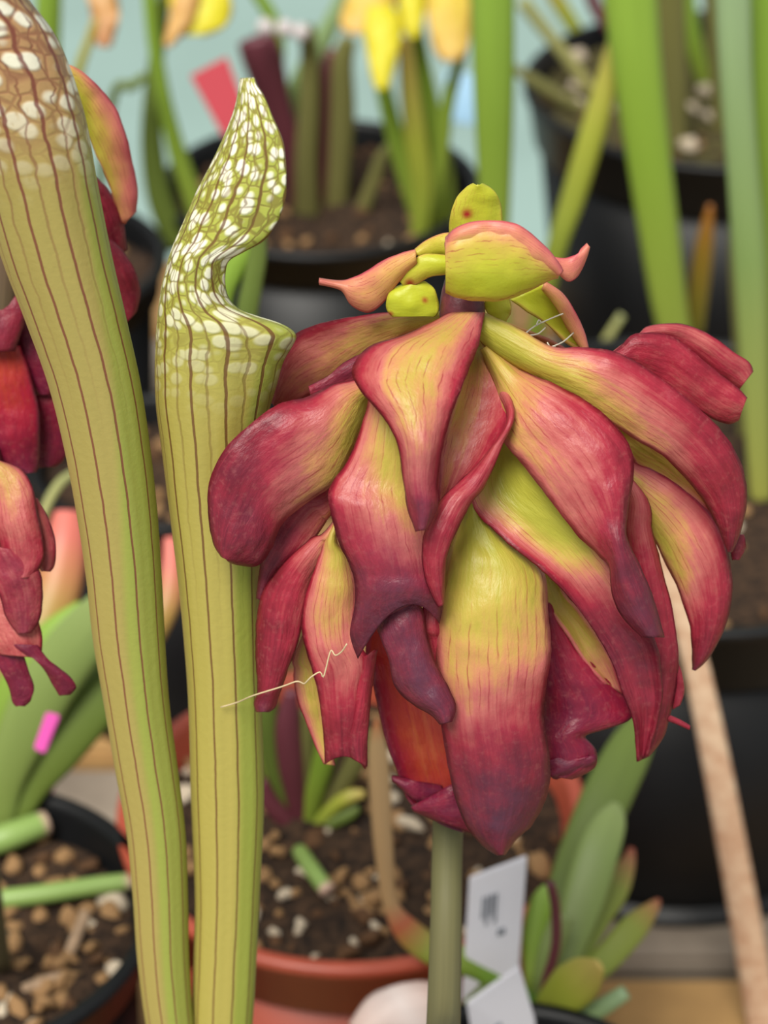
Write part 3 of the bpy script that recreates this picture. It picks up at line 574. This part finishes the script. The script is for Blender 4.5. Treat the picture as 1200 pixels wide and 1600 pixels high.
# ------------------------------------------------------------------ plants in the pots behind
def blade(parent, pxs, mat, name='pitcher', flat=.55, k=None):
    """pxs: (px, py, width_px, depth)"""
    pts = [U(x, yy, d) for x, yy, wd, d in pxs]; rad = [wd / 2 / FPX * d for x, yy, wd, d in pxs]
    return tube(name, pts, rad, M[mat], parent, flat=flat, nseg=14)
def gdep(px, py, z=SZ):                                             # depth of the soil under a pixel
    p = G(px, py, z) - CAM; return p.dot(fw)
def stand(parent, bx, by, pts, mat, name='pitcher', lean=0.0, flat=.55):
    """rooted at soil pixel (bx,by); the rest stands on the vertical plane there, lean m toward the back per step"""
    b = G(bx, by, SZ - .003); out = [b]; rad = [pts[0][2] / 2 / FPX * (b - CAM).dot(fw)]
    for i, (x, yy, wd) in enumerate(pts[1:]):
        p = V(x, yy, b.y + lean * (i + 1)); out.append(p); rad.append(wd / 2 / FPX * (p - CAM).dot(fw))
    return tube(name, out, rad, M[mat], parent, flat=flat, nseg=14)

# large black pot: wide upright pitchers
pl = thing('pitcher_plant', 'tall upright pale green pitchers growing from the large black pot', 'plant', (.0875, .592, SZ))
stand(pl, 1062, 560, [(1062,560,44),(1045,470,56),(1028,350,64),(1010,220,70),(995,100,78),(985,0,84),(975,-120,88),(968,-240,70)], 'leaf_bright', lean=.002)
stand(pl, 1190, 790, [(1190,790,34),(1180,600,44),(1172,420,52),(1160,260,50),(1150,120,52),(1145,0,56),(1140,-150,60)], 'leaf_glauc', lean=.002)
stand(pl, 1200, 760, [(1200,760,40),(1195,560,50),(1190,380,60),(1195,200,62),(1200,60,66),(1205,-100,66)], 'leaf_green', lean=.004)
stand(pl, 790, 610, [(790,610,30),(775,420,40),(773,310,50),(772,200,60),(771,100,66),(770,0,68),(770,-120,66)], 'leaf_green', lean=.002)
stand(pl, 830, 545, [(830,545,24),(868,392,32),(895,310,38),(925,210,40),(950,120,34),(975,20,24),(990,-40,18)], 'leaf_yellow', lean=.003)
stand(pl, 1085, 520, [(1085,520,28),(1092,450,32),(1101,380,28),(1110,320,8)], 'leaf_brown', lean=.001)
stand(pl, 930, 565, [(930,565,14),(948,530,14),(972,492,12)], 'leaf_stalk', name='dry_stalk', lean=.001, flat=.4)
stand(pl, 1165, 700, [(1165,700,24),(1160,560,26),(1150,420,22),(1148,300,12)], 'leaf_dim', lean=.003)
# rear right pot
pl = thing('pitcher_plant', 'thin olive and russet stalks growing from the mossy black pot', 'plant', (.132, .875, SZ))
stand(pl, 930, 150, [(930,150,20),(890,95,20),(850,45,22),(815,0,24)], 'leaf_stalk', name='stalk')
stand(pl, 915, 80, [(915,80,26),(895,40,24),(870,0,26),(850,-40,26)], 'leaf_yellow', name='stalk')
stand(pl, 950, 190, [(950,190,16),(890,160,18),(840,130,20),(800,105,14)], 'leaf_dim', name='stalk')
stand(pl, 1050, 240, [(1050,240,44),(1050,140,50),(1045,50,56),(1040,-60,58)], 'leaf_dim')
stand(pl, 1040, 120, [(1040,120,22),(1052,60,24),(1060,0,26),(1070,-60,24)], 'leaf_maroon', name='stalk')
stand(pl, 1110, 150, [(1110,150,24),(1090,90,26),(1075,20,28),(1068,-60,30)], 'leaf_green')
stand(pl, 1130, 210, [(1130,210,30),(1125,120,34),(1120,20,38),(1118,-70,40)], 'leaf_dim')
stand(pl, 1000, 90, [(1000,90,20),(960,50,22),(930,10,22),(915,-40,20)], 'leaf_maroon', name='stalk')
for x, yy, r in ((1078, 225, .0036), (1106, 140, .0034), (1112, 180, .003), (905, 85, .0034), (905, 160, .0026)):
    p = G(x, yy, SZ + .003)
    o = bpy.data.objects.new('perlite_lump', pebble_mesh(1, 'pebble_white')); C.objects.link(o); o.scale = (r, r, r); o.location = p
    tag(o, 'white perlite lump on the mossy soil of the rear pot', 'stone', 'perlite lumps in the mossy pot')

# yellow flowered clump
pl = thing('pitcher_plant', 'clump of green pitchers and stalks with yellow drooping flowers', 'plant', (-.023, .786, SZ))
stand(pl, 668, 372, [(668,372,30),(645,300,34),(620,220,30),(600,140,26),(580,40,20),(570,-20,20)], 'leaf_green')
stand(pl, 655, 378, [(655,378,30),(660,300,34),(650,220,36),(640,140,30),(632,60,20)], 'leaf_yellow')
stand(pl, 690, 355, [(690,355,36),(690,280,40),(672,180,36),(655,90,30),(640,0,26),(632,-60,24)], 'leaf_green')
stand(pl, 670, 370, [(670,370,22),(690,240,22),(700,160,22),(722,80,16),(735,20,14),(740,-40,14)], 'leaf_green', name='stalk')
stand(pl, 480, 340, [(480,340,40),(478,260,36),(482,180,34),(484,100,30),(480,40,24)], 'leaf_dim')
stand(pl, 525, 330, [(525,330,36),(530,260,36),(535,180,40),(535,100,34),(545,60,26)], 'leaf_dim')
stand(pl, 560, 345, [(560,345,24),(585,280,22),(600,240,18),(640,200,12)], 'leaf_dim')
stand(pl, 470, 330, [(470,330,34),(455,240,40),(430,160,50),(410,90,64),(400,60,60)], 'leaf_maroon')
stand(pl, 510, 325, [(510,325,40),(505,230,44),(510,140,40),(525,80,30)], 'leaf_maroon')
stand(pl, 420, 300, [(420,300,26),(440,210,30),(465,140,34),(500,70,32),(530,10,26),(550,-40,26)], 'leaf_glauc')
stand(pl, 430, 290, [(430,290,22),(425,200,22),(432,120,22),(430,40,22),(380,-40,20)], 'leaf_green', name='stalk')
Dy = gdep(640, 330) - .0
def YP(par, pairs, dep, red, mat='yellowpetal', cup=3, name='petal'):
    return petal(name, par, K(pairs, 0, cup, red, 0), mat=M[mat], D0=dep + .0, sl=.0, ruf=1.0, thick=.0008)
dY = (V(600, 60, G(655, 375, SZ).y) - CAM).dot(fw)
yel = [(.1, .0, .1), (.2, .05, .15)]; yel2 = [(.3, .3, .3), (.9, .8, .9)]
YP(pl, [(560,-60,600,-60),(548,-20,622,-20),(536,10,615,8),(532,40,596,36),(545,54,575,52)], dY, yel2)
YP(pl, [(576,10,612,8),(568,45,628,40),(574,80,622,80),(580,115,614,112),(588,140,606,140)], dY - .004, yel)
YP(pl, [(672,-60,712,-60),(666,-10,732,-10),(670,40,735,40),(680,80,730,78),(695,95,715,95)], dY, yel2)
YP(pl, [(612,-50,660,-50),(618,0,665,0),(628,40,660,40),(640,60,652,60)], dY + .004, yel)
# left rear pot: stalks with flowers
pl = thing('pitcher_plant', 'curving green flower stalks with one yellow and one withered bloom', 'plant', (-.124, .728, SZ))
stand(pl, 280, 385, [(280,385,40),(250,310,40),(237,220,34),(241,130,28),(250,40,22),(258,-20,20)], 'leaf_dark', name='scape')
stand(pl, 330, 395, [(330,395,34),(295,290,30),(275,230,28),(255,150,24),(240,60,22),(232,-20,20)], 'leaf_green', name='scape')
stand(pl, 150, 440, [(150,440,16),(120,280,14),(118,140,16),(140,60,14),(150,30,12)], 'leaf_yellow', name='scape')
stand(pl, 60, 450, [(60,450,30),(70,300,30),(75,150,34),(75,50,40),(78,-60,40)], 'leaf_green')
stand(pl, 140, 420, [(140,420,12),(175,160,14),(205,135,16),(228,118,14)], 'leaf_dark', name='stalk')
dL = (V(310, 20, G(300, 390, SZ).y) - CAM).dot(fw)
YP(pl, [(250,-50,300,-60),(262,-10,350,-20),(266,20,362,10),(268,40,352,40),(272,56,322,54)], dL, yel)
YP(pl, [(280,-40,310,-40),(272,0,310,0),(264,35,300,30),(258,62,278,60),(258,72,266,72)], dL - .004, [(.9,.9,.9)]*2)
petal('withered_petal', pl, K([(140,-50,170,-50),(135,-10,182,-10),(142,20,186,20),(145,50,180,50),(152,72,172,74)], 0, 3, [(1,1,1)]*2, 0), mat=M['dryorange'], D0=dL, sl=0, ruf=2)
# ------------------------------------------------------------------ terracotta pot plant
pl = thing('pitcher_plant', 'small dark red and green pitcher rosette in the terracotta-coloured pot', 'plant', G(470, 1290, SZ))
rs_ = [(455,1290,[(440,1240,30),(425,1180,34),(418,1110,36),(420,1060,20)],'leaf_dark'),(470,1295,[(462,1240,34),(455,1190,44),(450,1130,40),(455,1080,20)],'leaf_maroon'),(478,1295,[(490,1240,32),(505,1190,36),(515,1140,34),(520,1090,18)],'leaf_green'),
       (485,1298,[(520,1262,22),(545,1245,24),(570,1240,12)],'leaf_yellow'),(480,1300,[(515,1285,24),(545,1272,22),(560,1262,10)],'leaf_dark'),(462,1300,[(440,1275,30),(420,1250,30),(408,1220,20)],'leaf_maroon'),(490,1290,[(530,1230,28),(555,1190,32),(570,1140,20)],'leaf_dim'),
       (465,1292,[(475,1230,26),(478,1170,30),(482,1110,24)],'leaf_dim')]
stand(pl, 455, 1292, [(455,1292,24),(400,1050,30),(372,800,32),(372,640,34),(385,500,34),(395,440,32),(402,390,30),(398,330,20)], 'leaf_dark', lean=.001)
stand(pl, 448, 1288, [(448,1288,24),(380,1050,30),(345,800,32),(330,640,34),(345,480,34),(365,420,34),(395,370,30),(430,320,16)], 'leaf_green', lean=.001)
for bx, by, pt, mt in rs_: stand(pl, bx, by, [(bx, by, 24)] + pt, mt, flat=.7)
o = tube('cut_stem', [G(468, 1330, SZ + .001), G(490, 1362, SZ + .004), G(512, 1392, SZ + .004)], [.0019, .0020, .0019], M['stub'], None, nseg=12); recenter(o, G(468, 1330, SZ))
tag(o, 'short cut green stem lying on the soil of the terracotta-coloured pot', 'stem')

# ------------------------------------------------------------------ small pot below the flower: leaves, labels
pl = thing('pitcher_plant', 'fan of broad green leaves, some red-tipped, growing in the small black pot', 'plant', (.032, .345, SZ))
B0 = G(845, 1600, SZ - .002); b0d = (B0 - CAM).dot(fw)
def bl(pts, mat, flat=.3, d1=0.0, name='leaf'):
    n = len(pts); pp = [B0]; rad = [pts[0][2] / 2 / FPX * b0d]
    for i, (x, yy, wd) in enumerate(pts):
        d = b0d - .004 * (i + 1) + d1 * (i + 1); pp.append(U(x, yy, d)); rad.append(wd / 2 / FPX * d)
    return tube(name, pp, rad, M[mat], pl, flat=flat, nseg=14)
bl([(858,1500,44),(885,1400,64),(915,1320,74),(955,1230,78),(990,1160,66),(1015,1110,30)], 'leaf_dark', .25, .012)
bl([(880,1500,50),(910,1410,66),(935,1330,66),(955,1280,48),(962,1255,14)], 'leaf_pale', .25, .008)
bl([(885,1520,40),(925,1440,50),(960,1390,46),(980,1350,26),(987,1325,10)], 'leaf_redtip', .3, .010)
bl([(895,1545,36),(945,1500,44),(990,1450,44),(1020,1418,22),(1030,1405,6)], 'leaf_redtip', .3, .008)
bl([(860,1570,50),(890,1545,74),(918,1522,62),(938,1508,20)], 'leaf_yellow', .3, -.002)
bl([(836,1520,34),(838,1460,42),(846,1410,34),(856,1385,14)], 'leaf_bright', .3, .004)
bl([(850,1530,34),(862,1480,40),(880,1430,34)], 'leaf_pale', .3, .003)
bl([(852,1540,16),(868,1480,16),(868,1420,16),(860,1380,14)], 'leaf_maroon', .8, -.001, 'stalk')
bl([(880,1600,26),(930,1580,30),(978,1550,24)], 'leaf_glauc', .8, .002, 'stalk')
bl([(760,1515,46),(690,1492,46),(640,1458,44),(610,1410,24),(600,1330,30),(594,1240,34),(590,1170,30),(588,1125,6)], 'leaf_dead', .5, .001)
bl([(780,1545,30),(745,1560,24),(725,1580,20)], 'leaf_dark', .5, .001)
# white labels
def label_card(name, label, quad, d, mat, prints=(), thick=.0009, dgrad=(0, 0, 0, 0)):
    q = [U(x, yy, d + dg) for (x, yy), dg in zip(quad, dgrad)]
    t = thing(name, label, 'label', (q[2] + q[3]) / 2)
    nrm = (q[1] - q[0]).cross(q[3] - q[0]).normalized()
    if nrm.dot(CAM - q[0]) < 0: nrm = -nrm
    def slab(nm, c4, z0, z1, mt):
        bm = bmesh.new(); a = [bm.verts.new(c + nrm * z0) for c in c4]; b = [bm.verts.new(c + nrm * z1) for c in c4]
        bm.faces.new(a[::-1]); bm.faces.new(b)
        for i in range(4): bm.faces.new((a[i], a[(i + 1) % 4], b[(i + 1) % 4], b[i]))
        if nm == 'card': bmesh.ops.bevel(bm, geom=bm.edges[:], offset=.0003, segments=2, affect='EDGES')
        me = bpy.data.meshes.new(nm); bm.to_mesh(me); bm.free(); return link(nm, me, mt, t)
    slab('card', q, -thick, 0, M[mat])
    def at(a, b): return (q[0].lerp(q[1], a)).lerp(q[3].lerp(q[2], a), b)
    for (a0, b0, a1, b1) in prints:
        slab('print_mark', [at(a0, b0), at(a1, b0), at(a1, b1), at(a0, b1)], -.0006, .0006, M['print'])
    return t
dl = gdep(790, 1520)
label_card('plant_label', 'upright white plastic plant label with blurred grey print beside the flower stem', [(734,1372),(824,1338),(806,1590),(720,1598)], dl - .024, 'label', [(.24+.075*i,.16,.28+.075*i,.30+.05*(i%2)) for i in range(4)] + [(.55,.40,.68,.44)], dgrad=(0, 0, .014, .014))
dl2 = gdep(790, 1620)
label_card('plant_label', 'tilted white plastic plant label in front of the upright label', [(730,1568),(812,1510),(850,1640),(748,1680)], dl2 - .012, 'label', [(.35,.45,.48,.5),(.35,.54,.5,.6)], dgrad=(0, 0, .01, .01))
petal('dried_petal', None, K([(545,1600,590,1640),(575,1560,625,1640),(610,1542,670,1630),(650,1534,700,1625),(690,1535,705,1620)], 0, 5, [(1,1,1)]*2, 0), mat=M['petal_dry'], D0=gdep(640, 1600) - .012, sl=0, ruf=1)
o = bpy.data.objects['dried_petal']; recenter(o, G(640, 1640, SZ)); tag(o, 'pale pinkish dried petal lying in the small black pot', 'petal')

# wooden stake
sb = G(1192, 1640, .0); sd = (sb - CAM).dot(fw)
pts = [sb, U(1192, 1600, sd - .002), U(1158, 1400, sd - .02), U(1090, 1050, sd - .05), U(1028, 845, sd - .068), U(1015, 800, sd - .072)]
def flat_stick(pts, wds, name, mat):
    o = tube(name, pts, [wd / 2 / FPX * (p - CAM).dot(fw) for p, wd in zip(pts, wds)], mat, None, flat=.45, nseg=12, sub=4); recenter(o, pts[0]); return o
tag(flat_stick(pts, [52, 52, 48, 42, 28, 22], 'wooden_stake', M['stake']), 'pale split wooden stake leaning up behind the crimson flower', 'stake')

# ------------------------------------------------------------------ bottom left pot: leaves, tags, twigs
pl = thing('pitcher_plant', 'broad green leaves sprawling diagonally from the small pot with pink tags', 'plant', (-.085, .405, SZ))
L0 = G(-10, 1330, SZ - .002); l0d = (L0 - CAM).dot(fw)
def ll(pts, mat, flat=.3, d1=0.0, name='leaf', b=L0):
    d0 = (b - CAM).dot(fw); pp = [b]; rad = [pts[0][2] / 2 / FPX * d0]
    for i, (x, yy, wd) in enumerate(pts):
        d = d0 + d1 * (i + 1); pp.append(U(x, yy, d)); rad.append(wd / 2 / FPX * d)
    return tube(name, pp, rad, M[mat], pl, flat=flat, nseg=16)
ll([(5,1230,60),(45,1130,84),(90,1050,90),(140,985,84),(190,930,60),(230,885,20)], 'leaf_pale', .4, -.006)
ll([(-20,1260,60),(10,1160,90),(50,1080,110),(95,1010,96),(140,955,50)], 'leaf_green', .3, -.002)
ll([(40,1240,54),(85,1175,78),(135,1115,80),(185,1060,70),(230,1010,40)], 'leaf_dark', .35, -.003)
ll([(-10,1180,60),(30,1080,66),(65,990,70),(90,920,74),(102,850,66),(105,800,40)], 'leaf_pink', .7, .002)
ll([(60,1200,30),(200,1050,34),(255,960,40),(268,900,36),(266,840,20)], 'leaf_pink', .7, .002)
ll([(30,1000,14),(60,830,14),(90,760,16),(125,735,14)], 'leaf_stalk', .7, .006, 'stalk')
def lay(name, label, cat, pts, rad, mat, flat=1.0, group=None):
    o = tube(name, pts, rad, mat, None, flat=flat, nseg=12); recenter(o, pts[0]); return tag(o, label, cat, group)
lay('cut_stem', 'long green cut stem lying across the pot with pink tags', 'stem', [G(-60, 1412, SZ + .003), G(60, 1398, SZ + .004), G(150, 1384, SZ + .004), G(212, 1376, SZ + .004)], [.0024, .0023, .0022, .0020], M['stub'])
lay('cut_stem', 'short pale green stem stub beside the pink tag', 'stem', [G(-60, 1330, SZ + .003), G(10, 1308, SZ + .006), G(72, 1285, SZ + .006)], [.0034, .0034, .0030], M['stub'])
lay('twig', 'dry brown twig standing out of the soil in the pot with pink tags', 'twig', [G(96, 1508, SZ), G(112, 1480, SZ + .002), G(134, 1425, SZ + .003)], [.0006, .0013, .0012], M['twig'], .5)
lay('twig', 'short dry twig lying flat on the soil near the black pot rim', 'twig', [G(35, 1545, SZ + .001), G(70, 1533, SZ + .002), G(100, 1525, SZ + .002)], [.001, .0013, .001], M['twig'], .5)
label_card('plant_tag', 'slim pink plastic tag standing between the broad green leaves', [(72,1112),(94,1118),(70,1178),(52,1170)], gdep(60, 1300) - .052, 'pinktag')
label_card('plant_tag', 'pink plastic tag pushed into the soil at the black rim', [(58,1228),(88,1212),(78,1262),(45,1262)], gdep(60, 1262), 'pinktag')
# tags at the back
rt_ = label_card('plant_tag', 'bright red plastic plant tag behind the hooded green pitcher', [(297,118),(354,88),(392,190),(350,215)], (V(340, 150, .74) - CAM).dot(fw), 'redtag')
label_card('plant_tag', 'pale blue plastic tag behind the yellow flowers', [(694,110),(742,116),(742,196),(700,190)], (V(720, 150, .845) - CAM).dot(fw), 'bluetag')
# pale beads put in for out-of-focus glints, and clear film
for x, yy in ((415, 42), (445, 44), (470, 50)):
    bm = bmesh.new(); bmesh.ops.create_icosphere(bm, subdivisions=2, radius=.0032)
    for v in bm.verts: v.co.z *= 1 + .25 * mnoise.noise(v.co * 300)
    me = bpy.data.meshes.new('glint_bead'); bm.to_mesh(me); bm.free(); me.polygons.foreach_set('use_smooth', [True] * len(me.polygons))
    o = link('glint_bead', me, M['glint']); o.location = V(x, yy, G(470, 330, SZ).y - .006)
    tag(o, 'shiny pale bead standing in for a blurred glint by a maroon pitcher', 'droplet', 'glint beads by the maroon pitchers')
